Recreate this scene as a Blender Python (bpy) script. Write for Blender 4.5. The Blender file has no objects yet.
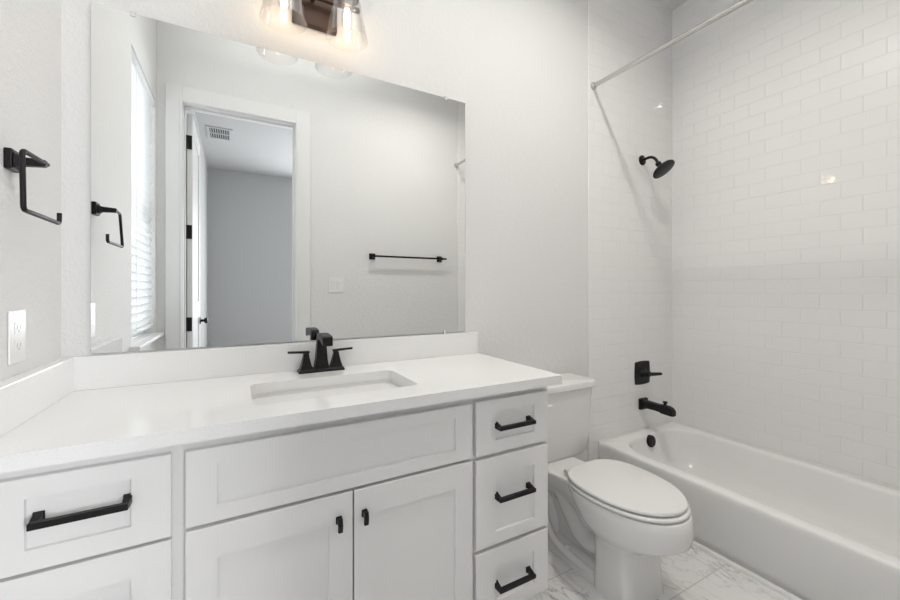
import bpy, bmesh, math, random
from mathutils import Vector, Matrix
S = bpy.context.scene
C = S.collection
PI = math.pi

# ------------------------------------------------------------------ camera
cd = bpy.data.cameras.new('camera'); cam = bpy.data.objects.new('camera', cd); C.objects.link(cam)
cam.location = (0.4438, -1.5979, 1.1861)
cam.rotation_euler = (PI/2, 0, -0.50413)
cd.sensor_width = 36; cd.lens = 389.67/900*36
cd.shift_y = -(300-289.47)/900
cd.clip_start = 0.01
S.camera = cam
# ------------------------------------------------------------------ view
vs = S.view_settings
S.display_settings.display_device = 'sRGB'
vs.view_transform = 'Standard'; vs.look = 'None'; vs.gamma = 1; vs.use_curve_mapping = False
vs.exposure = 0.73
# ------------------------------------------------------------------ world (overcast daylight)
w = bpy.data.worlds.new('world'); S.world = w; w.use_nodes = True
bg = w.node_tree.nodes['Background']
bg.inputs[0].default_value = (0.86, 0.93, 1.0, 1); bg.inputs[1].default_value = 1.1
# ------------------------------------------------------------------ lights
def area(name, loc, rot, sx, sy, power, color=(1, 1, 1)):
    l = bpy.data.lights.new(name, 'AREA'); l.shape = 'RECTANGLE'; l.size = sx; l.size_y = sy
    l.energy = power; l.color = color
    o = bpy.data.objects.new(name, l); C.objects.link(o); o.location = loc; o.rotation_euler = rot
    return o
P_BED, P_BED_FILL, P_CEIL, P_PORTAL, P_BOUNCE = 1.6, 74.0, 6.0, 6.0, 6.7
area('bedroom_daylight', (2.9, -3.6, 1.5), (0, PI/2, 0), 1.4, 1.6, P_BED, (0.95, 0.97, 1.0))
area('bedroom_fill', (2.2, -5.2, 1.5), (PI/2, 0, 0), 1.3, 1.5, P_BED_FILL, (0.95, 0.97, 1.0))  # unseen fill added behind the doorway to brighten left wall and vanity
area('window_daylight', (-0.40, -1.26, 1.65), (0, -PI/2, 0), 1.5, 0.75, P_PORTAL, (0.93, 0.97, 1.0))

# unseen upward fill, added to even out the light via the ceiling
area('bounce_fill', (0.85, -0.83, 2.82), (PI, 0, 0), 1.0, 0.7, P_BOUNCE, (1.0, 0.985, 0.96))

# ------------------------------------------------------------------ helpers
def mat(name, col, rough=0.5, metal=0.0, spec=0.5, **kw):
    m = bpy.data.materials.new(name); m.use_nodes = True
    b = m.node_tree.nodes['Principled BSDF']
    b.inputs['Base Color'].default_value = (*col, 1)
    b.inputs['Roughness'].default_value = rough
    b.inputs['Metallic'].default_value = metal
    b.inputs['Specular IOR Level'].default_value = spec
    for k, v in kw.items(): b.inputs[k.replace('_', ' ')].default_value = v
    return m
def nd(m, t, **kw):
    n = m.node_tree.nodes.new(t)
    for k, v in kw.items(): setattr(n, k, v)
    return n
def lk(m, a, b): m.node_tree.links.new(a, b)
def bsdf(m): return m.node_tree.nodes['Principled BSDF']
def coords(m):
    g = nd(m, 'ShaderNodeNewGeometry'); return g.outputs['Position']
def bump(m, height, strength, dist, normal=None):
    b = nd(m, 'ShaderNodeBump'); b.inputs['Strength'].default_value = strength; b.inputs['Distance'].default_value = dist
    lk(m, height, b.inputs['Height'])
    if normal: lk(m, normal, b.inputs['Normal'])
    lk(m, b.outputs[0], bsdf(m).inputs['Normal']); return b

def paint(name, col, scale=120, strength=0.42, rough=0.75):
    m = mat(name, col, rough, spec=0.3)
    n = nd(m, 'ShaderNodeTexNoise'); n.inputs['Scale'].default_value = scale; n.inputs['Detail'].default_value = 2
    lk(m, coords(m), n.inputs['Vector'])
    n2 = nd(m, 'ShaderNodeTexNoise'); n2.inputs['Scale'].default_value = scale*0.35; n2.inputs['Detail'].default_value = 3
    lk(m, coords(m), n2.inputs['Vector'])
    a = nd(m, 'ShaderNodeMath', operation='ADD'); lk(m, n.outputs['Fac'], a.inputs[0]); lk(m, n2.outputs['Fac'], a.inputs[1])
    bump(m, a.outputs[0], strength, 0.004)
    return m
WALLC = (0.80, 0.80, 0.796)
m_wall = paint('orange_peel_wall_paint', WALLC)
m_ceil = paint('ceiling_paint', (0.85, 0.85, 0.845), 90, 0.2, 0.9)
m_bed = paint('bedroom_dimmed_paint', (0.50, 0.505, 0.505), 90, 0.15, 0.85)  # white walls, their dimness put into the colour as grey
m_trim = mat('trim_enamel', (0.82, 0.82, 0.815), 0.35)
m_cab = mat('cabinet_lacquer', (0.865, 0.86, 0.855), 0.38)
m_quartz = mat('white_quartz', (0.87, 0.87, 0.86), 0.12, spec=0.5)
def quartz():
    m = m_quartz
    n = nd(m, 'ShaderNodeTexNoise'); n.inputs['Scale'].default_value = 400; n.inputs['Detail'].default_value = 1
    lk(m, coords(m), n.inputs['Vector'])
    r = nd(m, 'ShaderNodeValToRGB'); r.color_ramp.elements[0].position = .35; r.color_ramp.elements[0].color = (.88, .88, .875, 1)
    r.color_ramp.elements[1].position = .5; r.color_ramp.elements[1].color = (.91, .91, .905, 1)
    lk(m, n.outputs['Fac'], r.inputs[0]); lk(m, r.outputs[0], bsdf(m).inputs['Base Color'])
quartz()
m_porc = mat('white_porcelain', (0.84, 0.84, 0.83), 0.10, spec=0.5)
m_seat = mat('white_seat_plastic', (0.84, 0.84, 0.83), 0.22)
m_tub = mat('white_tub_enamel', (0.90, 0.90, 0.89), 0.13)
m_black = mat('matte_black_metal', (0.009, 0.0085, 0.0085), 0.42, spec=0.28)
m_bronze = mat('dark_bronze', (0.065, 0.040, 0.030), 0.42, metal=0.5)
m_chrome = mat('brushed_nickel', (0.62, 0.61, 0.60), 0.25, metal=1.0)
m_mirror = mat('silvered_mirror', (0.91, 0.925, 0.92), 0.0, metal=1.0)
m_medge = mat('mirror_edge', (0.18, 0.20, 0.20), 0.3)
m_plate = mat('white_switch_plastic', (0.84, 0.84, 0.83), 0.3)
m_dark = mat('dark_slot', (0.03, 0.03, 0.03), 0.6)
m_slot = mat('receptacle_slot', (0.35, 0.35, 0.35), 0.6)
m_clip = mat('clear_clip_plastic', (0.72, 0.72, 0.71), 0.2)
m_caulk = mat('caulk', (0.80, 0.79, 0.77), 0.45)

def blind_mat():
    m = mat('blind_slat_vinyl', (0.88, 0.88, 0.87), 0.45)
    t = nd(m, 'ShaderNodeBsdfTranslucent'); t.inputs[0].default_value = (.88, .89, .9, 1)
    x = nd(m, 'ShaderNodeMixShader'); x.inputs[0].default_value = 0.45
    lk(m, bsdf(m).outputs[0], x.inputs[1]); lk(m, t.outputs[0], x.inputs[2])
    lk(m, x.outputs[0], m.node_tree.nodes['Material Output'].inputs[0]); return m
m_blind = blind_mat()

def glass_mat(name, refl=0.12, tint=(1, 1, 1), rim=True):
    m = bpy.data.materials.new(name); m.use_nodes = True
    t = m.node_tree; t.nodes.remove(bsdf(m))
    tr = nd(m, 'ShaderNodeBsdfTransparent'); tr.inputs[0].default_value = (*tint, 1)
    gl = nd(m, 'ShaderNodeBsdfGlossy'); gl.inputs['Roughness'].default_value = 0.03
    fr = nd(m, 'ShaderNodeLayerWeight'); fr.inputs[0].default_value = refl
    mx = nd(m, 'ShaderNodeMixShader')
    mp = nd(m, 'ShaderNodeMath', operation='MULTIPLY'); mp.inputs[1].default_value = 0.55
    lk(m, fr.outputs['Facing'], mp.inputs[0]); lk(m, mp.outputs[0], mx.inputs[0])
    lk(m, tr.outputs[0], mx.inputs[1]); lk(m, gl.outputs[0], mx.inputs[2])
    lk(m, mx.outputs[0], t.nodes['Material Output'].inputs[0]); return m
m_glass = glass_mat('clear_glass_shade', 0.22, (0.985, 0.98, 0.975))
m_pane = glass_mat('window_pane_glass', 0.15)

def emit(name, col, s):
    m = bpy.data.materials.new(name); m.use_nodes = True; t = m.node_tree; t.nodes.remove(bsdf(m))
    e = nd(m, 'ShaderNodeEmission'); e.inputs[0].default_value = (*col, 1); e.inputs[1].default_value = s
    lk(m, e.outputs[0], t.nodes['Material Output'].inputs[0]); return m

def tile_mat(name, ucomp, zoff=0.0658, uoff=0.0):
    """3x6 white subway tile in running bond; ucomp = horizontal world axis"""
    m = mat(name, (0.80, 0.79, 0.775), 0.07, spec=0.5)
    sx = nd(m, 'ShaderNodeSeparateXYZ'); lk(m, coords(m), sx.inputs[0])
    def math_(op, a, b=None):
        n = nd(m, 'ShaderNodeMath', operation=op)
        for i, v in enumerate((a, b)):
            if v is None: continue
            if isinstance(v, (int, float)): n.inputs[i].default_value = v
            else: lk(m, v, n.inputs[i])
        return n.outputs[0]
    H, L = 0.0784, 0.155
    u = math_('DIVIDE', math_('SUBTRACT', sx.outputs[ucomp], uoff), L)
    v = math_('DIVIDE', math_('SUBTRACT', sx.outputs[2], zoff), H)
    row = math_('FLOOR', v)
    par = math_('MULTIPLY', math_('ABSOLUTE', math_('MODULO', row, 2)), 0.5)
    uu = math_('ADD', u, par)
    fu = math_('FRACT', math_('ADD', uu, 1000)); fv = math_('FRACT', math_('ADD', v, 1000))
    du = math_('MULTIPLY', math_('MINIMUM', fu, math_('SUBTRACT', 1, fu)), L)
    dv = math_('MULTIPLY', math_('MINIMUM', fv, math_('SUBTRACT', 1, fv)), H)
    d = math_('MINIMUM', du, dv)
    mr = nd(m, 'ShaderNodeMapRange'); mr.interpolation_type = 'SMOOTHSTEP'
    mr.inputs['From Min'].default_value = 0.0004; mr.inputs['From Max'].default_value = 0.0030
    lk(m, d, mr.inputs['Value'])
    gr = nd(m, 'ShaderNodeMapRange'); gr.inputs['From Min'].default_value = 0.0008; gr.inputs['From Max'].default_value = 0.0016
    lk(m, d, gr.inputs['Value'])
    # slightly different tilt and tone per tile
    cid = nd(m, 'ShaderNodeCombineXYZ'); lk(m, math_('FLOOR', uu), cid.inputs[0]); lk(m, row, cid.inputs[1])
    wn = nd(m, 'ShaderNodeTexWhiteNoise', noise_dimensions='3D'); lk(m, cid.outputs[0], wn.inputs['Vector'])
    sc = nd(m, 'ShaderNodeSeparateColor'); lk(m, wn.outputs['Color'], sc.inputs[0])
    tu = math_('MULTIPLY', math_('SUBTRACT', sc.outputs[0], 0.5), math_('MULTIPLY', fu, 0.30))
    tv = math_('MULTIPLY', math_('SUBTRACT', sc.outputs[1], 0.5), math_('MULTIPLY', fv, 0.15))
    nz = nd(m, 'ShaderNodeTexNoise'); nz.inputs['Scale'].default_value = 22; nz.inputs['Detail'].default_value = 1
    lk(m, coords(m), nz.inputs['Vector'])
    hgt = math_('ADD', mr.outputs[0], math_('ADD', math_('ADD', tu, tv), math_('MULTIPLY', nz.outputs['Fac'], 0.9)))
    bump(m, hgt, 0.7, 0.0013)
    mc = nd(m, 'ShaderNodeMix', data_type='RGBA')
    mc.inputs[6].default_value = (0.81, 0.805, 0.79, 1); mc.inputs[7].default_value = (0.90, 0.898, 0.892, 1)
    lk(m, gr.outputs[0], mc.inputs[0]); lk(m, mc.outputs[2], bsdf(m).inputs['Base Color'])
    ro = nd(m, 'ShaderNodeMapRange'); ro.inputs['To Min'].default_value = 0.6; ro.inputs['To Max'].default_value = 0.035
    lk(m, gr.outputs[0], ro.inputs['Value']); lk(m, ro.outputs[0], bsdf(m).inputs['Roughness'])
    return m
m_tileR = tile_mat('white_subway_tile_side', 1, uoff=-0.694)
m_tileB = tile_mat('white_subway_tile_end', 0, uoff=3.055)

def marble():
    m = mat('marble_look_floor_tile', (.8, .8, .8), 0.18)
    p = coords(m)
    def vein(scale, seed, width, dist):
        mp = nd(m, 'ShaderNodeMapping'); mp.inputs['Location'].default_value = (seed, seed*.7, 0); mp.inputs['Rotation'].default_value = (0, 0, .7)
        mp.inputs['Scale'].default_value = (1, .55, 1)
        lk(m, p, mp.inputs[0])
        n = nd(m, 'ShaderNodeTexNoise'); n.inputs['Scale'].default_value = scale; n.inputs['Detail'].default_value = 6
        n.inputs['Roughness'].default_value = .55; n.inputs['Distortion'].default_value = dist
        lk(m, mp.outputs[0], n.inputs['Vector'])
        s = nd(m, 'ShaderNodeMath', operation='SUBTRACT'); lk(m, n.outputs['Fac'], s.inputs[0]); s.inputs[1].default_value = .5
        a = nd(m, 'ShaderNodeMath', operation='ABSOLUTE'); lk(m, s.outputs[0], a.inputs[0])
        r = nd(m, 'ShaderNodeMapRange'); r.inputs['From Max'].default_value = width; r.inputs['To Min'].default_value = 1; r.inputs['To Max'].default_value = 0
        lk(m, a.outputs[0], r.inputs['Value']); return r.outputs[0]
    v1 = vein(4.5, 3.3, .022, 1.4); v2 = vein(9, 8.1, .03, 1.0)
    cl = nd(m, 'ShaderNodeTexNoise'); cl.inputs['Scale'].default_value = 5; cl.inputs['Detail'].default_value = 3; lk(m, p, cl.inputs['Vector'])
    r = nd(m, 'ShaderNodeMapRange'); r.inputs['From Min'].default_value = .42; r.inputs['From Max'].default_value = .65; lk(m, cl.outputs['Fac'], r.inputs['Value'])
    mu = nd(m, 'ShaderNodeMath', operation='MULTIPLY'); lk(m, v1, mu.inputs[0]); lk(m, r.outputs[0], mu.inputs[1])
    mu2 = nd(m, 'ShaderNodeMath', operation='MULTIPLY'); lk(m, v2, mu2.inputs[0]); mu2.inputs[1].default_value = .3
    ad = nd(m, 'ShaderNodeMath', operation='ADD', use_clamp=True); lk(m, mu.outputs[0], ad.inputs[0]); lk(m, mu2.outputs[0], ad.inputs[1])
    ml = nd(m, 'ShaderNodeMath', operation='MULTIPLY'); lk(m, ad.outputs[0], ml.inputs[0]); ml.inputs[1].default_value = .8
    mc = nd(m, 'ShaderNodeMix', data_type='RGBA'); mc.inputs[6].default_value = (.87, .865, .86, 1); mc.inputs[7].default_value = (.27, .255, .245, 1)
    lk(m, ml.outputs[0], mc.inputs[0])
    mp = nd(m, 'ShaderNodeMapping'); mp.inputs['Location'].default_value = (-0.02, 0.10, 0)
    lk(m, p, mp.inputs[0])
    br = nd(m, 'ShaderNodeTexBrick', offset=0.33)
    br.inputs['Scale'].default_value = 1; br.inputs['Brick Width'].default_value = .6; br.inputs['Row Height'].default_value = .3
    br.inputs['Mortar Size'].default_value = .0022; br.inputs['Mortar Smooth'].default_value = .1
    lk(m, mp.outputs[0], br.inputs['Vector'])
    m2 = nd(m, 'ShaderNodeMix', data_type='RGBA'); m2.inputs[7].default_value = (.62, .61, .60, 1)
    lk(m, br.outputs['Fac'], m2.inputs[0]); lk(m, mc.outputs[2], m2.inputs[6]); lk(m, m2.outputs[2], bsdf(m).inputs['Base Color'])
    iv = nd(m, 'ShaderNodeMath', operation='SUBTRACT'); iv.inputs[0].default_value = 1; lk(m, br.outputs['Fac'], iv.inputs[1])
    bump(m, iv.outputs[0], .5, .001)
    return m
m_marble = marble()

# --- geometry helpers: every bmesh is in world coordinates
def B(): return bmesh.new()
def box(bm, x0, x1, y0, y1, z0, z1):
    vs_ = [bm.verts.new((x, y, z)) for z in (z0, z1) for y in (y0, y1) for x in (x0, x1)]
    for f in ((0, 2, 3, 1), (4, 5, 7, 6), (0, 1, 5, 4), (2, 6, 7, 3), (0, 4, 6, 2), (1, 3, 7, 5)):
        bm.faces.new([vs_[i] for i in f])
    return bm
def cube(*a): return box(B(), *a)
def loft(bm, rings, cap0=True, cap1=True, closed=True):
    R = [[bm.verts.new(p) for p in r] for r in rings]
    n = len(rings[0])
    for a, b in zip(R, R[1:]):
        for i in range(n if closed else n-1):
            j = (i+1) % n
            bm.faces.new((a[i], a[j], b[j], b[i]))
    if cap0: bm.faces.new(list(reversed(R[0])))
    if cap1: bm.faces.new(R[-1])
    return bm
def frame_axes(d):
    d = Vector(d).normalized(); a = Vector((0, 0, 1)) if abs(d.z) < .9 else Vector((1, 0, 0))
    u = d.cross(a).normalized(); v = d.cross(u); return d, u, v
def lathe(bm, origin, axis, prof, n=32, cap0=True, cap1=True):
    o = Vector(origin); d, u, v = frame_axes(axis)
    rings = [[o + d*h + (u*math.cos(2*PI*i/n) + v*math.sin(2*PI*i/n))*r for i in range(n)] for r, h in prof]
    return loft(bm, rings, cap0, cap1)
def tube(bm, pts, r, n=14, caps=True, sq=0):
    pts = [Vector(p) for p in pts]; rr = r if isinstance(r, (list, tuple)) else [r]*len(pts)
    rings = []; up = None
    for i, p in enumerate(pts):
        t = ((pts[i+1]-p).normalized() if i < len(pts)-1 else Vector()) + ((p-pts[i-1]).normalized() if i else Vector())
        t.normalize()
        if up is None: _, up, _ = frame_axes(t)
        up = (up - t*up.dot(t)).normalized(); v = t.cross(up)
        ring = []
        for k in range(n):
            a = 2*PI*(k+.5)/n if n == 4 else 2*PI*k/n
            s = math.sqrt(2) if n == 4 else 1
            ring.append(p + (up*math.cos(a)+v*math.sin(a))*rr[i]*s)
        rings.append(ring)
    return loft(bm, rings, caps, caps)
def arc_path(pts, r, n=6):
    """polyline with rounded corners"""
    pts = [Vector(p) for p in pts]; out = [pts[0]]
    for a, b, c in zip(pts, pts[1:], pts[2:]):
        u = (a-b).normalized(); v = (c-b).normalized()
        p0 = b+u*r; p1 = b+v*r
        for i in range(n+1):
            t = i/n; out.append(p0*(1-t)**2 + b*2*t*(1-t) + p1*t*t)
    out.append(pts[-1]); return out
def rrect(cx, cy, hx, hy, r, n=8):
    out = []
    for (sx, sy, a0) in ((1, 1, 0), (-1, 1, PI/2), (-1, -1, PI), (1, -1, 1.5*PI)):
        for i in range(n+1):
            a = a0 + PI/2*i/n
            out.append((cx+sx*(hx-r)+r*math.cos(a), cy+sy*(hy-r)+r*math.sin(a)))
    return out
def obj(name, bm, m, parent=None, smooth=None, bevel=0, seg=2, sub=0, raw=False):
    bmesh.ops.recalc_face_normals(bm, faces=bm.faces)
    off = Vector()
    if parent is not None:
        off = Vector(parent.get('_w', (0, 0, 0)))
        bmesh.ops.translate(bm, verts=bm.verts, vec=-off)
    me = bpy.data.meshes.new(name); bm.to_mesh(me); bm.free()
    o = bpy.data.objects.new(name, me); C.objects.link(o)
    for mm in (m if isinstance(m, (list, tuple)) else [m]): me.materials.append(mm)
    if parent is not None:
        o.parent = parent; o['_w'] = tuple(off)
    if smooth is not None or sub:
        for p in me.polygons: p.use_smooth = True
    if bevel:
        b = o.modifiers.new('bevel', 'BEVEL'); b.width = bevel; b.segments = seg; b.limit_method = 'ANGLE'; b.angle_limit = math.radians(35)
    if sub:
        s = o.modifiers.new('sub', 'SUBSURF'); s.levels = sub; s.render_levels = sub
    elif smooth is not None:
        me.set_sharp_from_angle(angle=math.radians(smooth))
    return o
def thing(name, label, cat, loc, group=None):
    o = bpy.data.objects.new(name, None); C.objects.link(o); o.empty_display_size = .05
    o.location = loc; o['_w'] = tuple(loc); o['label'] = label; o['category'] = cat
    if group: o['group'] = group
    return o
def tag(o, label, cat, group=None):
    o['label'] = label; o['category'] = cat
    if group: o['group'] = group
    return o
def struct(name, bm, m, parent=None, **kw):
    o = obj(name, bm, m, parent, **kw)
    if parent is None: o['kind'] = 'structure'
    return o

# ================================================================== STRUCTURE
XL = -.016   # face of the left wall
W, H, D = 3.055, 3.08, -1.655           # room width, ceiling, opposite wall
TUBX, TILEX = 2.321, 2.2386
DOORL, DOORR, DOORH = 0.130, 0.853, 2.470
TH = 0.115
struct('floor', cube(XL, W, D-TH, 0, -.1, 0), m_marble)
struct('floor_bedroom', cube(-.12, W, -5.4, D-TH, -.1, 0), mat('carpet', (.42, .40, .38), .95))
struct('ceiling', cube(-.12, W+.12, D-.0, .12, H, H+.1), m_ceil)
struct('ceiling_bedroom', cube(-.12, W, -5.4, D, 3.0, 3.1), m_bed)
struct('wall_back', cube(-.12, W+.12, 0, .12, 0, H), m_wall)
struct('wall_right', cube(W, W+.12, D-TH, 0, 0, H), m_wall)
# left wall with window opening
WY0, WY1, WZ0, WZ1 = -1.60, -0.925, 0.900, 2.435
b = B(); LW = -.12
box(b, LW, XL, WY1, 0, 0, H); box(b, LW, XL, D-TH, WY0, 0, H)
box(b, LW, XL, WY0, WY1, 0, WZ0-.02); box(b, LW, XL, WY0, WY1, WZ1, H)
struct('wall_left', b, m_wall)
# opposite wall with door opening
b = B()
box(b, XL, DOORL-.015, D-TH, D, 0, H); box(b, DOORR+.015, W, D-TH, D, 0, H); box(b, DOORL-.015, DOORR+.015, D-TH, D, DOORH+.015, H)
struct('wall_front', b, m_wall)
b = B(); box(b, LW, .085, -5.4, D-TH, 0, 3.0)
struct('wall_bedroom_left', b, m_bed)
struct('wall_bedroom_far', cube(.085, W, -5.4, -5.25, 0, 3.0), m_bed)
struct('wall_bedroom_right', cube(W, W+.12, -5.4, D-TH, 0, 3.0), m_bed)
# tile cladding
struct('wall_tile_right', cube(W-.008, W, D+.008, -.008, .29, H), m_tileR)
struct('wall_tile_front', cube(2.315, W, D, D+.008, .29, H), m_tileB, bevel=.003)
b = cube(TILEX, W, -.008, 0, .29, H)
struct('wall_tile_back', b, m_tileB, bevel=.003)
struct('wall_tile_leg', cube(TILEX, TUBX, -.008, 0, 0, .29), m_tileB)
# door casing, jamb
b = B(); cw = .10; cy0, cy1 = D, D+.014
box(b, DOORL-.012-cw+.012, DOORL-.004, cy0, cy1, 0, DOORH+.012+cw)
box(b, DOORR+.004, DOORR+.012+cw, cy0, cy1, 0, DOORH+.012+cw)
box(b, DOORL-.004, DOORR+.004, cy0, cy1, DOORH+.004, DOORH+.012+cw)
box(b, DOORL-.020, DOORL-.006, cy1-.002, cy1+.005, 0, DOORH+.020); box(b, DOORR+.006, DOORR+.020, cy1-.002, cy1+.005, 0, DOORH+.020)
box(b, DOORL-.006, DOORR+.006, cy1-.002, cy1+.005, DOORH+.006, DOORH+.020)
struct('trim_1', b, m_trim, bevel=.003)
b = B()
box(b, DOORL-.015, DOORL, D-TH, D, 0, DOORH); box(b, DOORR, DOORR+.015, D-TH, D, 0, DOORH); box(b, DOORL-.015, DOORR+.015, D-TH, D, DOORH, DOORH+.015)
box(b, DOORL, DOORL+.010, D-TH+.036, D-TH+.07, 0, DOORH); box(b, DOORR-.010, DOORR, D-TH+.036, D-TH+.07, 0, DOORH); box(b, DOORL+.01, DOORR-.01, D-TH+.036, D-TH+.07, DOORH-.010, DOORH)
struct('trim_2', b, m_trim, bevel=.002)
# baseboards
struct('baseboard_back', cube(1.472, TILEX, -.014, 0, 0, .10), m_trim, bevel=.004)
struct('baseboard_front', cube(DOORR+.115, 2.32, D, D+.014, 0, .10), m_trim, bevel=.004)
struct('baseboard_left', cube(XL, XL+.014, D+.02, -.60, 0, .10), m_trim, bevel=.004)
# quarter round along the foot of the tub
b = B()
pr_ = [(0, 0)] + [(-.016*math.sin(a*PI/2/5), .016*math.cos(a*PI/2/5)) for a in range(6)]
loft(b, [[(TUBX-.003+p[0], y, p[1]) for p in pr_] for y in (D+.016, -.016)])
struct('trim_3', b, m_trim, smooth=40)
# caulk line between tub and tile
b = B(); box(b, TUBX, W-.008, -.013, -.008, .288, .294); box(b, W-.013, W-.008, D+.01, -.013, .288, .294)
struct('trim_4', b, m_caulk, bevel=.002)

# window: frame, panes, sill
win = bpy.data.objects.new('window_1', None); C.objects.link(win); win['kind'] = 'structure'; win.location = (-.1, -1.2, WZ0); win['_w'] = tuple(win.location)
b = B(); fx0, fx1 = -.112, -.078
box(b, fx0, fx1, WY0, WY0+.04, WZ0, WZ1); box(b, fx0, fx1, WY1-.04, WY1, WZ0, WZ1)
box(b, fx0, fx1, WY0+.04, WY1-.04, WZ0+.0005, WZ0+.05); box(b, fx0, fx1, WY0+.04, WY1-.04, WZ1-.04, WZ1); box(b, fx0, fx1, WY0+.04, WY1-.04, 1.64, 1.68)
obj('window_frame', b, m_trim, win, bevel=.003)
for z0, z1 in ((WZ0+.05, 1.64), (1.68, WZ1-.04)):
    obj('window_pane', cube(-.097, -.093, WY0+.04, WY1-.04, z0, z1), m_pane, win)
b = B(); box(b, -.078, XL, WY0, WY1, WZ0-.02, WZ0); box(b, XL, .028, D+.016, WY1+.05, WZ0-.02, WZ0)
obj('window_sill', b, m_trim, win, bevel=.004)

# blinds
bl = thing('window_blind', 'white horizontal slat blind closed over the window', 'blind', (-.055, -1.25, WZ1))
obj('head_rail', cube(-.066, -.017, WY0+.012, WY1-.008, WZ1-.06, WZ1-.012), m_blind, bl, bevel=.003)
b = B(); n = 31; z1, z0 = WZ1-.085, WZ0+.090
for i in range(n):
    z = z0+(z1-z0)*i/(n-1); a = math.radians(64); hw = .025
    dx, dz = hw*math.cos(a), hw*math.sin(a)
    rr = []
    for y in (WY0+.014, WY1-.010):
        top = [(-.040+t*dx, y, z+t*dz+.003*(1-t*t)) for t in (-1, -.5, 0, .5, 1)]
        bot = [(p[0], p[1], p[2]-.0022) for p in reversed(top)]
        rr.append(top+bot)
    loft(b, rr)
obj('slats', b, m_blind, bl)
obj('bottom_rail', cube(-.062, -.020, WY0+.014, WY1-.010, WZ0+.045, WZ0+.067), m_blind, bl, bevel=.004)
for y in (WY0+.12, WY1-.12):
    obj('lift_cord', tube(B(), [(-.0175, y, WZ1-.05), (-.0175, y, WZ0+.06)], .0012, 6), m_blind, bl)

# bedroom door, open against the bedroom wall
dr = bpy.data.objects.new('door_1', None); C.objects.link(dr); dr['kind'] = 'structure'; dr.location = (.155, -1.775, 0); dr['_w'] = tuple(dr.location)
DX0, DX1, DY0, DY1 = .141, .176, -2.485, -1.777
b = B(); sw = .11
box(b, DX0, DX1, DY0, DY0+sw, .01, 2.452); box(b, DX0, DX1, DY1-sw, DY1, .01, 2.452)
for z0, z1 in ((.01, .22), (.95, 1.09), (2.33, 2.452)): box(b, DX0, DX1, DY0+sw, DY1-sw, z0, z1)
box(b, DX0+.010, DX1-.010, DY0+sw, DY1-sw, .22, .95); box(b, DX0+.010, DX1-.010, DY0+sw, DY1-sw, 1.09, 2.33)
obj('door_leaf', b, m_trim, dr, bevel=.003)
for z in (2.245, 1.60, .935, .25):
    b = B(); box(b, DOORL+.0005, DOORL+.003, -1.7745, -1.735, z-.05, z+.05); tube(b, [(.141, -1.770, z-.048), (.141, -1.770, z+.048)], .006, 10)
    box(b, .136, .172, -1.777, -1.7745, z-.05, z+.05)
    obj('hinge', b, m_black, dr)
kb = obj('door_knob', lathe(B(), (DX1, -2.43, .915), (1, 0, 0), [(.030, 0), (.030, .006), (.012, .010), (.010, .03), (.022, .036), (.026, .046), (.024, .056), (.012, .060)], 24), m_black, dr, smooth=40)
obj('door_knob', lathe(B(), (DX0, -2.43, .915), (-1, 0, 0), [(.030, 0), (.030, .006), (.012, .010), (.010, .022), (.022, .026), (.026, .036), (.024, .046), (.012, .050)], 24), m_black, dr, smooth=40)

# ceiling air grille in the bedroom
vt = thing('air_vent', 'black slotted ceiling vent seen through the doorway in the mirror', 'vent', (.29, -3.67, 3.0))
b = B(); box(b, .16, .42, -3.86, -3.83, 2.99, 3.0); box(b, .16, .42, -3.51, -3.48, 2.99, 3.0)
box(b, .16, .19, -3.83, -3.51, 2.99, 3.0); box(b, .39, .42, -3.83, -3.51, 2.99, 3.0); box(b, .19, .39, -3.68, -3.66, 2.99, 3.0)
obj('vent_frame', b, m_bed, vt)
obj('vent_duct', cube(.19, .39, -3.83, -3.51, 2.9985, 3.0), m_dark, vt)
b = B()
for i in range(9):
    x = .20+i*.0225
    box(b, x, x+.008, -3.83, -3.68, 2.992, 2.998); box(b, x, x+.008, -3.66, -3.51, 2.992, 2.998)
obj('vent_slats', b, m_bed, vt)

# ================================================================== VANITY
YF = -.545            # front of doors and drawers
YC = -.527            # face frame
van = thing('vanity_cabinet', 'long white shaker vanity cabinet with black pulls under the counter', 'cabinet', (.72, -.27, 0))
b = B()
VX1 = 1.440
T_ = .018
box(b, XL+.001, XL+T_, YC+.02, -.002, .10, .845); box(b, VX1-T_, VX1, YC+.02, -.002, .10, .845)
box(b, XL+T_, VX1-T_, -.014, -.002, .10, .845); box(b, XL+T_, VX1-T_, YC+.02, -.014, .10, .10+T_)
for x_ in (.333, 1.114): box(b, x_-.009, x_+.009, YC+.02, -.014, .10+T_, .845)
# face frame: stiles and rails
for x0_, x1_ in ((XL+.001, .030), (.308, .358), (1.095, 1.133), (1.414, VX1)): box(b, x0_, x1_, YC, YC+.02, .10, .845)
box(b, .030, .308, YC, YC+.02, .805, .845); box(b, .030, .308, YC, YC+.02, .620, .655); box(b, .030, .308, YC, YC+.02, .32, .355); box(b, .030, .308, YC, YC+.02, .10, .13)
box(b, 1.133, 1.414, YC, YC+.02, .805, .845); box(b, 1.133, 1.414, YC, YC+.02, .62, .66); box(b, 1.133, 1.414, YC, YC+.02, .32, .355); box(b, 1.133, 1.414, YC, YC+.02, .10, .13)
box(b, .358, 1.095, YC, YC+.02, .805, .845); box(b, .358, 1.095, YC, YC+.02, .625, .665); box(b, .358, 1.095, YC, YC+.02, .10, .13)
box(b, XL+.001, VX1, YC+.07, -.002, 0, .10)
obj('carcass', b, m_cab, van)
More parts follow.
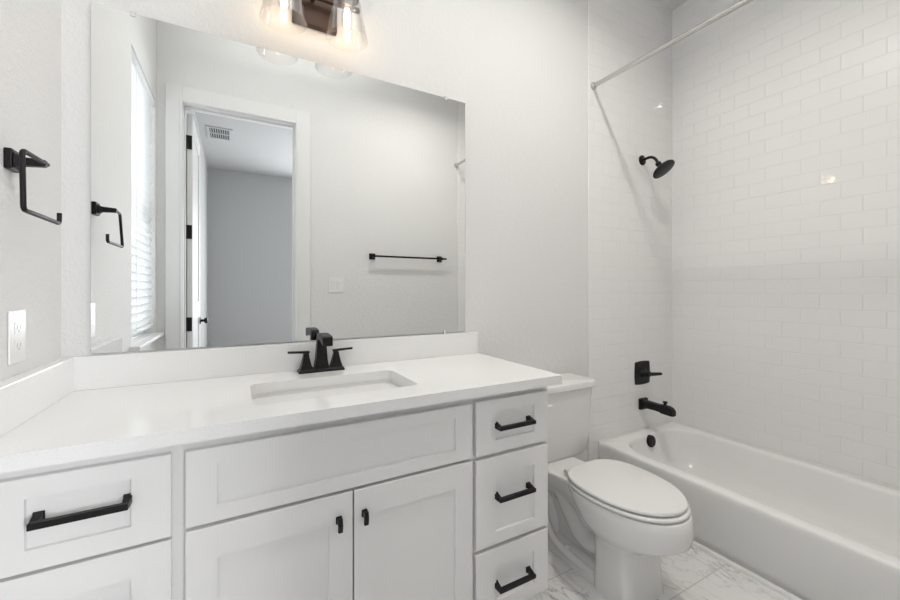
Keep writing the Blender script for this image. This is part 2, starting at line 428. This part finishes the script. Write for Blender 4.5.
def shaker(bm, x0, x1, z0, z1, sx=.062, sz=.045, szt=None, sxr=None):
    """five-piece front as one skin: flat frame, small step, recessed flat panel"""
    szt = szt or sz; sxr = sxr or sx; y1 = YC-.0003; e = .0015
    def q(y, l, rr_, bt, tp): return [(x0+l, y, z0+bt), (x1-rr_, y, z0+bt), (x1-rr_, y, z1-tp), (x0+l, y, z1-tp)]
    return loft(bm, [q(y1, 0, 0, 0, 0), q(YF+e, 0, 0, 0, 0), q(YF, e, e, e, e), q(YF, sx, sxr, sz, szt), q(YF+.0075, sx+.0012, sxr+.0012, sz+.0012, szt+.0012)])
def pull(parent, xc, zc, L):
    b = B(); yo = YF-.024; r0 = YF+.0074
    for s in (-1, 1):
        x = xc+s*(L/2-.009)
        box(b, x-.009, x+.009, YF+.0035, r0, zc-.006, zc+.013)
        rr = []
        for yy, hw, hz, dz in ((YF+.0036, .0075, .009, .0035), (yo+.004, .0065, .0066, 0)):
            rr.append([(x-hw, yy, zc+dz-hz), (x+hw, yy, zc+dz-hz), (x+hw, yy, zc+dz+hz), (x-hw, yy, zc+dz+hz)])
        loft(b, rr)
    tube(b, [(xc-L/2+.003, yo, zc), (xc+L/2-.003, yo, zc)], .0066, 4)
    return obj('handle', b, m_black, parent, bevel=.0015)
for x0, x1, z0, z1, pz in ((.018, .320, .639, .822, .742), (.018, .320, .343, .632, .505), (.018, .320, .115, .333, .22),
                           (1.121, 1.426, .647, .824, .7375), (1.121, 1.426, .344, .634, .505), (1.121, 1.426, .115, .332, .211)):
    sx, sxr = (.077, .064) if x0 > 1 else (.070, .070)
    dq = obj('drawer_front', shaker(B(), x0, x1, z0, z1, sx, .042 if z1-z0 < .2 else .043, .041 if z1-z0 < .2 else .062, sxr), m_cab, van)
    xm = (x0+x1)/2
    pull(dq, 1.2695 if x0 > 1 else .176, pz-.004, .156 if x0 > 1 else .156)
obj('false_front', shaker(B(), .346, 1.107, .648, .821, .061, .037), m_cab, van)
for x0, x1, kx in ((.346, .7235, .686), (.7275, 1.107, .7555)):
    dq = obj('door', shaker(B(), x0, x1, .115, .639, .062, .075), m_cab, van)
    b = B()
    box(b, kx-.008, kx+.008, YF-.003, YF, .562, .582); box(b, kx-.006, kx+.006, YF-.018, YF-.003, .565, .579)
    rr = [[(kx-.006, YF-.014, .584), (kx+.006, YF-.014, .584), (kx+.006, YF-.023, .583), (kx-.006, YF-.023, .583)],
          [(kx-.006, YF-.016, .566), (kx+.006, YF-.016, .566), (kx+.006, YF-.026, .566), (kx-.006, YF-.026, .566)],
          [(kx-.006, YF-.014, .548), (kx+.006, YF-.014, .548), (kx+.006, YF-.023, .548), (kx-.006, YF-.023, .548)]]
    loft(b, rr)
    obj('knob', b, m_black, dq, bevel=.0015)

# countertop with sink cutout
ct = thing('countertop', 'white quartz countertop with undermount sink cutout on the vanity', 'countertop', (.735, -.28, .847))
CX1, CYF, CZ0, CZ1 = 1.4705, -.5685, .847, .879
SX, SY, SHX, SHY = .725, -.318, .240, .133
b = B()
n = 8
inner = rrect(SX, SY, SHX, SHY, .028, n)
def outer_pt(p):
    dx, dy = p[0]-SX, p[1]-SY
    return dx, dy
N = len(inner)
outer = []
corners = {0: (CX1, -.002), 1: (XL+.001, -.002), 2: (XL+.001, CYF), 3: (CX1, CYF)}
# for each rounded corner the middle vertex maps to the outer corner, the rest project straight out
for k in range(4):
    ccx, ccy = corners[k]
    for i in range(n+1):
        p = inner[k*(n+1)+i]
        h_first = (k in (0, 2))
        if i < n//2: q = (ccx, p[1]) if h_first else (p[0], ccy)
        elif i == n//2: q = (ccx, ccy)
        else: q = (p[0], ccy) if h_first else (ccx, p[1])
        outer.append(q)
it = [b.verts.new((x, y, CZ1)) for x, y in inner]; ib = [b.verts.new((x, y, CZ0)) for x, y in inner]
ot = [b.verts.new((x, y, CZ1)) for x, y in outer]; ob = [b.verts.new((x, y, CZ0)) for x, y in outer]
for i in range(N):
    j = (i+1) % N
    b.faces.new((it[i], it[j], ot[j], ot[i])); b.faces.new((ib[j], ib[i], ob[i], ob[j]))
    b.faces.new((it[j], it[i], ib[i], ib[j])); b.faces.new((ot[i], ot[j], ob[j], ob[i]))
slab = obj('slab', b, m_quartz, ct)
slab.data.polygons.foreach_set('use_smooth', [False]*len(slab.data.polygons))
obj('backsplash', cube(XL+.001, CX1-.002, -.0205, -.002, CZ1, .9815), m_quartz, ct, bevel=.0015)
obj('side_splash', cube(XL+.001, .0185, CYF+.004, -.0205, CZ1, .9815), m_quartz, ct, bevel=.0015)

# undermount sink
sk = thing('sink', 'rectangular white undermount basin set into the counter', 'sink', (SX, SY, .70))
b = B()
def ring(hx, hy, r, z, cx=SX, cy=SY): return [(x, y, z) for x, y in rrect(cx, cy, hx, hy, r, 6)]
loft(b, [ring(.262, .155, .05, .832), ring(.262, .155, .05, .8465), ring(SHX+.002, SHY+.002, .03, .8465), ring(SHX+.002, SHY+.002, .03, .8445), ring(SHX+.001, SHY+.001, .032, .830),
         ring(SHX-.003, SHY-.003, .036, .765), ring(SHX-.022, SHY-.022, .05, .725), ring(SHX-.05, SHY-.045, .05, .712), ring(.06, .05, .045, .707),
         ring(.022, .022, .021, .706), ring(.022, .022, .021, .69), ring(.20, .11, .05, .695), ring(.235, .13, .06, .72), ring(.25, .145, .06, .80)], True, True)
obj('basin', b, m_porc, sk, smooth=28)
obj('drain', lathe(B(), (SX, SY, .704), (0, 0, 1), [(.020, 0), (.030, .0035), (.028, .006), (.02, .005), (.018, .0075), (.006, .009)], 24), m_black, sk, smooth=40)

# faucet
fc = thing('sink_faucet', 'matte black two handle centerset faucet behind the sink', 'faucet', (.727, -.074, CZ1))
fy = -.074
b = B()
def rect(cx, cy, hx, hy, z): return [(cx-hx, cy-hy, z), (cx+hx, cy-hy, z), (cx+hx, cy+hy, z), (cx-hx, cy+hy, z)]
loft(b, [rect(.729, fy, .083, .026, CZ1), rect(.729, fy, .083, .026, CZ1+.006), rect(.729, fy, .076, .020, CZ1+.014)])
obj('base_plate', b, m_black, fc, bevel=.002)
b = B()
loft(b, [rect(.729, fy, .026, .021, CZ1+.012), rect(.729, fy, .0205, .018, CZ1+.045), rect(.729, fy, .0155, .015, 1.00), rect(.729, fy, .0155, .015, 1.012)])
# spout head reaching forward
def prof(y, z0, z1, hw): return [(.729-hw, y, z0), (.729+hw, y, z0), (.729+hw, y, z1), (.729-hw, y, z1)]
loft(b, [prof(fy+.014, 1.000, 1.014, .0155), prof(fy+.004, .998, 1.022, .0155), prof(fy-.05, 1.002, 1.026, .0165), prof(fy-.108, .990, 1.022, .0175), prof(fy-.120, .986, 1.018, .0175)])
obj('spout', b, m_black, fc, bevel=.002)
for s in (-1, 1):
    x = .729+s*.0545
    b = B()
    loft(b, [rect(x, fy, .023, .021, CZ1+.010), rect(x, fy, .0165, .016, CZ1+.030), rect(x, fy, .0105, .0105, CZ1+.058), rect(x, fy, .0095, .0095, CZ1+.069)])
    hd = obj('handle', b, m_black, fc, bevel=.0015)
    b = B()
    loft(b, [[(x-s*.012, fy+dy, CZ1+.069+dz) for dy, dz in ((-.008, .001), (.008, .001), (.008, .009), (-.008, .009))],
             [(x+s*.063, fy+dy, CZ1+.072+dz+.001) for dy, dz in ((-.007, .001), (.007, .001), (.007, .008), (-.007, .008))]])
    lathe(b, (x, fy, CZ1+.060), (0, 0, 1), [(.008, 0), (.0095, .004), (.0095, .010)], 16)
    obj('lever', b, m_black, hd, bevel=.001)

# ================================================================== MIRROR
MX0, MX1, MZ0, MZ1 = .053, 1.4045, .9875, 2.075
mr_ = thing('wall_mirror', 'large frameless wall mirror above the vanity', 'mirror', ((MX0+MX1)/2, 0, MZ0))
b = B(); box(b, MX0, MX1, -.006, -.0005, MZ0, MZ1)
g = obj('mirror_glass', b, [m_medge, m_mirror], mr_)
for p in g.data.polygons:
    if p.normal.y < -.9: p.material_index = 1
for (x, z) in ((.156, MZ1), (1.300, MZ1), (1.296, MZ0)):
    s = 1 if z > 1.5 else -1
    b = B(); box(b, x-.007, x+.007, -.009, -.0062, min(z-s*.010, z+s*.006), max(z-s*.010, z+s*.006)); box(b, x-.007, x+.007, -.0062, -.0005, *sorted((z+s*.0005, z+s*.008)))
    obj('mirror_clip', b, m_clip, mr_, bevel=.001)

# ================================================================== VANITY LIGHT
vl = thing('vanity_light', 'bronze two light wall fixture with clear glass shades above the mirror', 'lamp', (.705, 0, 2.27))
obj('backplate', cube(.633, .800, -.026, -.0005, 2.205, 2.325), m_bronze, vl, bevel=.004)
b = B(); tube(b, [(.53, -.055, 2.300), (.88, -.055, 2.300)], .008, 4); tube(b, [(.705, -.02, 2.30), (.705, -.06, 2.30)], .008, 12)
obj('crossbar', b, m_bronze, vl, bevel=.001)
m_bulb = emit('warm_bulb_glow', (1.0, .76, .50), 18)
for x in (.594, .815):
    b = B(); tube(b, arc_path([(x, -.052, 2.300), (x, -.118, 2.312), (x, -.118, 2.298)], .012, 4), .007, 10)
    obj('arm', b, m_bronze, vl, smooth=40)
    sk_ = obj('socket', lathe(B(), (x, -.118, 2.302), (0, 0, -1), [(.014, -.002), (.040, 0), (.044, .006), (.044, .016), (.020, .017), (.018, .045), (.016, .046)], 28), m_bronze, vl, smooth=40)
    b = B()
    out = [(.042, 0), (.050, .010), (.057, .05), (.067, .10), (.0755, .145), (.0775, .151)]
    pr2 = out + [(r-.0025, h) for r, h in reversed(out)]
    lathe(b, (x, -.118, 2.281), (0, 0, -1), pr2, 40, False, False)
    sh = obj('glass_shade', b, m_glass, vl, smooth=60)
    bb = obj('bulb', lathe(B(), (x, -.118, 2.262), (0, 0, -1), [(.010, 0), (.013, .012), (.019, .03), (.0215, .055), (.020, .075), (.013, .090), (.003, .095)], 24), m_glass, vl, smooth=60)
    obj('filament', lathe(B(), (x, -.118, 2.250), (0, 0, -1), [(.004, 0), (.0095, .006), (.0105, .04), (.0095, .070), (.003, .076)], 16), m_bulb, bb, smooth=60)

# ceiling light
cl = thing('ceiling_light', 'round white recessed light in the bathroom ceiling', 'lamp', (1.83, -0.88, H))
obj('trim_ring', lathe(B(), (1.83, -0.88, H), (0, 0, -1), [(.095, 0), (.095, .004), (.078, .009), (.074, .005), (.074, 0)], 36), m_trim, cl, smooth=40)
l = bpy.data.lights.new('downlight', 'AREA'); l.shape = 'DISK'; l.size = .12; l.energy = P_CEIL; l.spread = math.radians(150); l.color = (1, .95, .88)
lo = bpy.data.objects.new('downlight', l); C.objects.link(lo); lo.location = (1.83, -0.88, H-.012)
obj('diffuser', lathe(B(), (1.83, -0.88, H-.001), (0, 0, -1), [(.073, 0), (.073, .004)], 36), emit('diffuser_glow', (1, .95, .88), 12), cl)

# ================================================================== LEFT WALL HARDWARE
ph = thing('paper_holder', 'black open toilet paper holder on the left wall above the outlet', 'paper holder', (XL, -.307, 1.485))
b = cube(XL+.0005, XL+.014, -.338, -.292, 1.462, 1.509)
obj('mounting_plate', b, m_black, ph, bevel=.002)
b = B()
loft(b, [[(XL+.014, -.315+dy, 1.485+dz) for dy, dz in ((-.018, -.018), (.018, -.018), (.018, .018), (-.018, .018))],
         [(.010, -.316+dy, 1.485+dz) for dy, dz in ((-.010, -.010), (.010, -.010), (.010, .010), (-.010, .010))],
         [(.051, -.320+dy, 1.485+dz) for dy, dz in ((-.008, -.008), (.008, -.008), (.008, .008), (-.008, .008))]])
obj('post', b, m_black, ph, bevel=.003)
b = B()
tube(b, arc_path([(.048, -.308, 1.486), (.041, -.414, 1.488), (.047, -.426, 1.357), (.045, -.224, 1.357), (.045, -.224, 1.384)], .012, 6), .0052, 10)
obj('hanging_bar', b, m_black, ph, smooth=50)

ol = thing('wall_outlet', 'white duplex outlet plate on the left wall near the counter', 'outlet', (XL, -.2800, 1.073))
obj('cover_plate', cube(XL+.0005, XL+.005, -.3200, -.2420, 1.011, 1.136), m_plate, ol, bevel=.002)
for z in (1.095, 1.052):
    f = obj('receptacle', cube(XL+.005, XL+.0065, -.2985, -.2635, z-.014, z+.014), m_plate, ol, bevel=.003)
    b = B(); box(b, XL+.0062, XL+.0067, -.2905, -.2885, z-.004, z+.006); box(b, XL+.0062, XL+.0067, -.2745, -.2725, z-.004, z+.006); box(b, XL+.0062, XL+.0067, -.2835, -.2795, z-.010, z-.006)
    obj('slots', b, m_slot, f)

sw_ = thing('light_switch', 'white double rocker switch beside the door, seen in the mirror', 'switch', (1.166, D, 1.222))
obj('cover_plate', cube(1.108, 1.226, D+.0005, D+.006, 1.162, 1.283), m_plate, sw_, bevel=.002)
for x in (1.142, 1.190):
    b = B(); loft(b, [[(x-.017, D+.006, 1.188), (x+.017, D+.006, 1.188), (x+.017, D+.006, 1.257), (x-.017, D+.006, 1.257)],
                      [(x-.016, D+.008, 1.189), (x+.016, D+.008, 1.189), (x+.016, D+.011, 1.256), (x-.016, D+.011, 1.256)]])
    obj('rocker', b, m_plate, sw_, bevel=.001)

tb = thing('towel_bar', 'black straight towel bar on the opposite wall, seen in the mirror', 'towel bar', (1.79, D, 1.473))
obj('bar', tube(B(), [(1.45, D+.058, 1.468), (2.16, D+.058, 1.468)], .0075, 4), m_black, tb, bevel=.001)
for x in (1.470, 2.115):
    b = B(); box(b, x-.026, x+.026, D+.0005, D+.009, 1.442, 1.494)
    loft(b, [[(x+dx, D+.009, 1.468+dz) for dx, dz in ((-.02, -.02), (.02, -.02), (.02, .02), (-.02, .02))],
             [(x+dx, D+.020, 1.468+dz) for dx, dz in ((-.011, -.011), (.011, -.011), (.011, .011), (-.011, .011))],
             [(x+dx, D+.068, 1.468+dz) for dx, dz in ((-.010, -.010), (.010, -.010), (.010, .010), (-.010, .010))]])
    obj('post', b, m_black, tb, bevel=.0015)

# ================================================================== TOILET
TX = 1.810
tl = thing('toilet', 'white two piece toilet with closed lid between vanity and bathtub', 'toilet', (TX, -.42, 0))
# tank
b = B()
def trect(z, hx, y0, y1, r=.03, bow=.012):
    pts = rrect(TX, (y0+y1)/2, hx, (y1-y0)/2, r, 6); out = []
    for x, y in pts:
        if y < (y0+y1)/2: y -= bow*(1-((x-TX)/hx)**2)
        out.append((x, y, z))
    return out
TB = -.018
loft(b, [trect(.347, .150, -.165, TB-.02, .03, .012), trect(.353, .187, -.188, TB-.01, .035, .014), trect(.372, .218, -.196, TB, .03, .014), trect(.45, .230, -.200, TB, .03, .014), trect(.692, .248, -.205, TB, .03, .014)])
obj('tank', b, m_porc, tl, smooth=50)
b = B()
loft(b, [trect(.690, .256, -.213, TB+.004, .03), trect(.694, .261, -.218, TB+.006, .03), trect(.717, .261, -.218, TB+.006, .03), trect(.7225, .258, -.215, TB+.003, .028), trect(.724, .247, -.204, TB-.008, .02)])
obj('tank_lid', b, m_porc, tl, smooth=50)
b = B(); lathe(b, (TX-.172, -.208, .645), (0, -1, 0), [(.014, 0), (.014, .012), (.009, .015)], 16)
tube(b, [(TX-.172, -.226, .645), (TX-.12, -.230, .643), (TX-.070, -.232, .640)], [.007, .0065, .0075], 10)
lv = obj('flush_lever', b, m_seat, tl, smooth=50)
# bowl
def egg(z, hx, yb, yf, cy=None, n=48, sharp=1.0, flat=2.9):
    """elongated outline: squarish toward the back, elliptical to the front"""
    ymid = yb + (yf-yb)*(0.42 if cy is None else cy); out = []
    for i in range(n):
        a = 2*PI*(i+.5)/n; c, s = math.cos(a), math.sin(a)
        if s >= 0:
            e = 2/flat; x = hx*math.copysign(abs(c)**e, c); y = ymid + (yb-ymid)*abs(s)**e
        else:
            e = 2/2.05; x = hx*math.copysign(abs(c)**e, c); y = ymid + (ymid-yf)*(-abs(s)**e)
        out.append((TX+x, y, z))
    return out
BT = .376
YFR = -.815
b = B()
loft(b, [egg(.160, .10, -.50, -.64), egg(.192, .107, -.49, -.668), egg(.213, .120, -.475, -.702), egg(.237, .141, -.455, -.748), egg(.259, .157, -.435, -.786), egg(.277, .167, -.42, -.812),
         egg(.300, .1715, -.405, YFR-.004), egg(.316, .174, -.39, YFR-.006), egg(.345, .177, -.37, YFR-.003), egg(BT-.003, .178, -.355, YFR+.002), egg(BT, .174, -.36, YFR+.006)])
obj('bowl', b, m_porc, tl, smooth=60)
b = B()   # rear deck under the tank
def drect(z, hx, y0, y1, r=.04): return [(x, y, z) for x, y in rrect(TX, (y0+y1)/2, hx, (y1-y0)/2, r, 6)]
def dk(z, hx, y0, y1, e=0): # deck narrows where it meets the bowl
    return [(TX + (x-TX)*(1+.16*math.sin(max(0, min(1, (y+.30)/.25))*PI/2)), y, z+e*max(0, -(y+.30))) for x, y, z in drect(z, hx, y0, y1, .05)]
loft(b, [dk(.21, .050, -.46, -.14), dk(.25, .066, -.47, -.10), dk(.285, .086, -.48, -.07), dk(.312, .100, -.49, -.05), dk(.330, .106, -.49, -.042, .10), dk(.3405, .107, -.49, -.04, .14), dk(.3455, .103, -.488, -.043, .15), dk(.3465, .095, -.48, -.05, .15)])
obj('bowl_deck', b, m_porc, tl, smooth=60)
# pedestal column and foot
b = B()
loft(b, [drect(0, .121, -.675, -.50, .04), drect(.02, .120, -.672, -.50, .04), drect(.12, .113, -.664, -.50, .04), drect(.20, .108, -.655, -.49, .04), drect(.24, .108, -.66, -.47, .04)])
obj('pedestal', b, m_porc, tl, smooth=60)
b = B()
loft(b, [drect(0, .110, -.60, -.13, .06), drect(.030, .108, -.60, -.135, .06), drect(.042, .098, -.60, -.145, .05), drect(.060, .060, -.58, -.19, .04)])
obj('foot', b, m_porc, tl, smooth=60)
# trapway: winding tube with relief on both sides
b = B()
pth = [(TX, -.50, .15), (TX, -.44, .115), (TX, -.385, .125), (TX, -.335, .175), (TX, -.29, .235), (TX, -.24, .285), (TX, -.195, .285), (TX, -.165, .235), (TX, -.18, .17), (TX, -.215, .10), (TX, -.22, .03)]
# smooth path
from mathutils.geometry import interpolate_bezier
def catm(P, k=5):
    P = [Vector(p) for p in P]; out = []
    for i in range(len(P)-1):
        p0, p1, p2, p3 = P[max(i-1, 0)], P[i], P[i+1], P[min(i+2, len(P)-1)]
        for j in range(k):
            t = j/k
            out.append(.5*((2*p1)+(-p0+p2)*t+(2*p0-5*p1+4*p2-p3)*t*t+(-p0+3*p1-3*p2+p3)*t**3))
    out.append(P[-1]); return out
for s in (-1, 1):
    tube(b, [(p.x+s*.032, p.y, p.z) for p in catm(pth)], .046, 16)
obj('trapway', b, m_porc, tl, smooth=60)
b = B()   # rib on the outside of the base, from deck to foot
for s in (-1, 1):
    tube(b, [(p.x, p.y, p.z) for p in catm([(TX+s*.100, -.12, .30), (TX+s*.098, -.155, .22), (TX+s*.094, -.20, .16), (TX+s*.096, -.225, .10), (TX+s*.100, -.28, .055), (TX+s*.098, -.38, .035), (TX+s*.09, -.50, .03)])], .017, 12)
obj('side_rib', b, m_porc, tl, smooth=60)
b = B(); box(b, TX-.05, TX+.05, -.50, -.13, .03, .24)
obj('base_core', b, m_porc, tl, bevel=.03, seg=4)
for s in (-1, 1):
    obj('bolt_cap', lathe(B(), (TX+s*.088, -.345, .035), (0, 0, 1), [(.013, 0), (.013, .018), (.010, .026), (.003, .029)], 16), m_seat, tl, smooth=50)
# seat, lid, hinges
def slab_egg(z0, z1, hx, yb, yf, r=.006, cy=.45):
    bm = B()
    return loft(bm, [egg(z0, hx-r, yb-r, yf+r, cy), egg(z0+r*.5, hx-.001, yb-.001, yf+.001, cy), egg(z0+r, hx, yb, yf, cy), egg(z1-r, hx, yb, yf, cy), egg(z1-r*.3, hx-r*.35, yb-r*.35, yf+r*.35, cy), egg(z1, hx-r*1.3, yb-r*1.3, yf+r*1.3, cy)])
obj('seat', slab_egg(BT+.0035, BT+.018, .181, -.362, YFR+.008), m_seat, tl, smooth=60)
obj('lid', slab_egg(BT+.0215, BT+.037, .178, -.358, YFR+.018, .006), m_seat, tl, smooth=60)
for s in (-1, 1):
    obj('hinge', lathe(B(), (TX+s*.075-.02, -.345, BT+.008), (1, 0, 0), [(.011, 0), (.013, .004), (.013, .036), (.011, .04)], 16), m_seat, tl, smooth=50)

# ================================================================== BATHTUB
bt = thing('bathtub', 'white alcove bathtub with smooth apron against the tiled walls', 'bathtub', (2.69, -.83, 0))
TX0, TX1, TY1, TY0, TZ = TUBX, W-.0085, -.0085, D+.0005, .289
n = 10
cxx, cyy = (TX0+TX1)/2, (TY0+TY1)/2
def trr(x0, x1, y0, y1, r, z): return [(x, y, z) for x, y in rrect((x0+x1)/2, (y0+y1)/2, (x1-x0)/2, (y1-y0)/2, r, n)]
b = B()
rings = [trr(TX0+.012, TX1, TY0, TY1, .001, 0.0), trr(TX0+.012, TX1, TY0, TY1, .001, .03), trr(TX0+.003, TX1, TY0, TY1, .001, .045), trr(TX0, TX1, TY0, TY1, .001, TZ-.030), trr(TX0, TX1, TY0, TY1, .001, TZ-.012), trr(TX0+.004, TX1, TY0, TY1, .001, TZ-.003), trr(TX0+.012, TX1, TY0, TY1, .001, TZ)]
ix0, ix1, iy0, iy1 = 2.382, 3.008, -1.56, -.068
for dz, ins, r in ((0, 0, .17), (-.002, .006, .168), (-.008, .012, .165), (-.020, .016, .16), (-.10, .030, .15), (-.18, .052, .14), (-.222, .085, .12), (-.238, .13, .10)):
    yf = ins*(1.0) ; yb = ins*(2.4)
    rings.append(trr(ix0+ins, ix1-ins, iy0+yb, iy1-yf, r, TZ+dz))
rings.append(trr(2.66, 2.73, -.9, -.6, .03, TZ-.243))
loft(b, rings, True, True)
obj('tub_shell', b, m_tub, bt, smooth=50)
# overflow sits on the sloping end wall
obj('overflow_cover', lathe(B(), (2.690, -.086, .250), (0, -1, .12), [(.036, -.012), (.036, .012), (.033, .016), (.010, .0175)], 32), m_black, bt, smooth=40)
obj('drain', lathe(B(), (2.695, -.27, .054), (0, 0, 1), [(.03, 0), (.034, .004), (.028, .007), (.01, .008)], 24), m_black, bt, smooth=40)

# tub spout
YT = -.008
sp = thing('tub_spout', 'matte black tub spout with diverter knob on the tile wall', 'spout', (2.727, YT, .46))
sx_ = 2.722
b = B(); box(b, sx_-.034, sx_+.034, YT-.020, YT-.0003, .425, .493)
def yprof(y, zc, hw, hz, k=.5):
    return [(sx_+x, y, zc+z) for x, z in rrect(0, 0, hw, hz, min(hw, hz)*k, 3)]
loft(b, [yprof(YT-.018, .461, .027, .028), yprof(YT-.035, .461, .024, .024), yprof(YT-.10, .461, .023, .022), yprof(YT-.133, .461, .026, .023), yprof(YT-.138, .460, .027, .027), yprof(YT-.172, .459, .027, .027), yprof(YT-.196, .455, .025, .024), yprof(YT-.210, .449, .019, .017)])
obj('spout_body', b, m_black, sp, bevel=.0012)
obj('diverter_knob', lathe(B(), (sx_, YT-.155, .484), (0, 0, 1), [(.008, 0), (.008, .010), (.014, .018), (.014, .023), (.008, .025)], 16), m_black, sp, smooth=40)
# valve
va = thing('shower_valve', 'matte black square shower valve trim with lever on the tile wall', 'valve', (2.722, YT, .655))
b = B()
def barrel(y, h, k=.93):
    out = []
    cs = [(-1, -1), (1, -1), (1, 1), (-1, 1)]
    m_ = 8
    for e in range(4):
        (x0, z0), (x1, z1) = cs[e], cs[(e+1) % 4]
        for i in range(m_):
            t = i/m_; x = x0+(x1-x0)*t; z = z0+(z1-z0)*t
            q = 1+.07*(1-(2*t-1)**2)
            if e % 2 == 0: z *= q
            else: x *= q
            out.append((sx_+x*h*.99, y, .655+z*h))
    return out
loft(b, [barrel(YT-.0003, .070), barrel(YT-.005, .070), barrel(YT-.009, .066)])
obj('escutcheon', b, m_black, va, bevel=.001)
b = B(); lathe(b, (sx_, YT-.008, .655), (0, -1, 0), [(.030, 0), (.026, .012), (.020, .020), (.018, .045), (.015, .050)], 28)
obj('valve_hub', b, m_black, va, smooth=40)
b = B()
loft(b, [[(sx_-.010, YT-.040+dy, .655+dz) for dy, dz in ((-.011, -.011), (.011, -.011), (.011, .011), (-.011, .011))],
         [(sx_+.030, YT-.055+dy, .652+dz) for dy, dz in ((-.010, -.010), (.010, -.010), (.010, .010), (-.010, .010))],
         [(sx_+.088, YT-.072+dy, .652+dz) for dy, dz in ((-.009, -.008), (.009, -.008), (.009, .008), (-.009, .008))]])
obj('lever', b, m_black, va, bevel=.002)

# shower head
hx_ = 2.724
sh = thing('wall_shower', 'matte black round shower head on a curved arm high on tile', 'shower head', (hx_, YT, 2.012))
obj('flange', lathe(B(), (hx_, YT-.0003, 2.012), (0, -1, 0), [(.032, 0), (.031, .006), (.022, .010), (.012, .013)], 28), m_black, sh, smooth=40)
pa = catm([(hx_, YT-.004, 2.012), (hx_, YT-.05, 2.016), (hx_, YT-.078, 2.006), (hx_, YT-.098, 1.984), (hx_, YT-.106, 1.962)])
obj('arm', tube(B(), pa, .0085, 14), m_black, sh, smooth=50)
ax = Vector((.16, -.56, -.78)).normalized()
o0 = Vector((hx_, YT-.103, 1.968))
obj('spray_head', lathe(B(), o0, ax, [(.012, 0), (.017, .004), (.017, .018), (.013, .022), (.016, .028), (.035, .036), (.062, .048), (.070, .058), (.069, .066), (.062, .069)], 40), m_black, sh, smooth=40)

# curtain rod
rd = thing('shower_rod', 'straight brushed nickel shower curtain rod high across the tub', 'curtain rod', (2.275, -.76, 2.373))
RX, RZ = 2.275, 2.373
obj('rod', tube(B(), [(RX+.022, D+.0005, RZ), (RX, -.008, RZ)], .0125, 20), m_chrome, rd, smooth=50)
obj('flange', lathe(B(), (RX, YT-.0003, RZ), (0, -1, 0), [(.022, 0), (.022, .006), (.017, .012), (.0155, .018)], 24), m_chrome, rd, smooth=40)
obj('flange', lathe(B(), (RX+.022, D+.0003, RZ), (0, 1, 0), [(.022, 0), (.022, .006), (.017, .012), (.0155, .018)], 24), m_chrome, rd, smooth=40)

for o in list(bpy.data.objects):
    if '_w' in o: del o['_w']
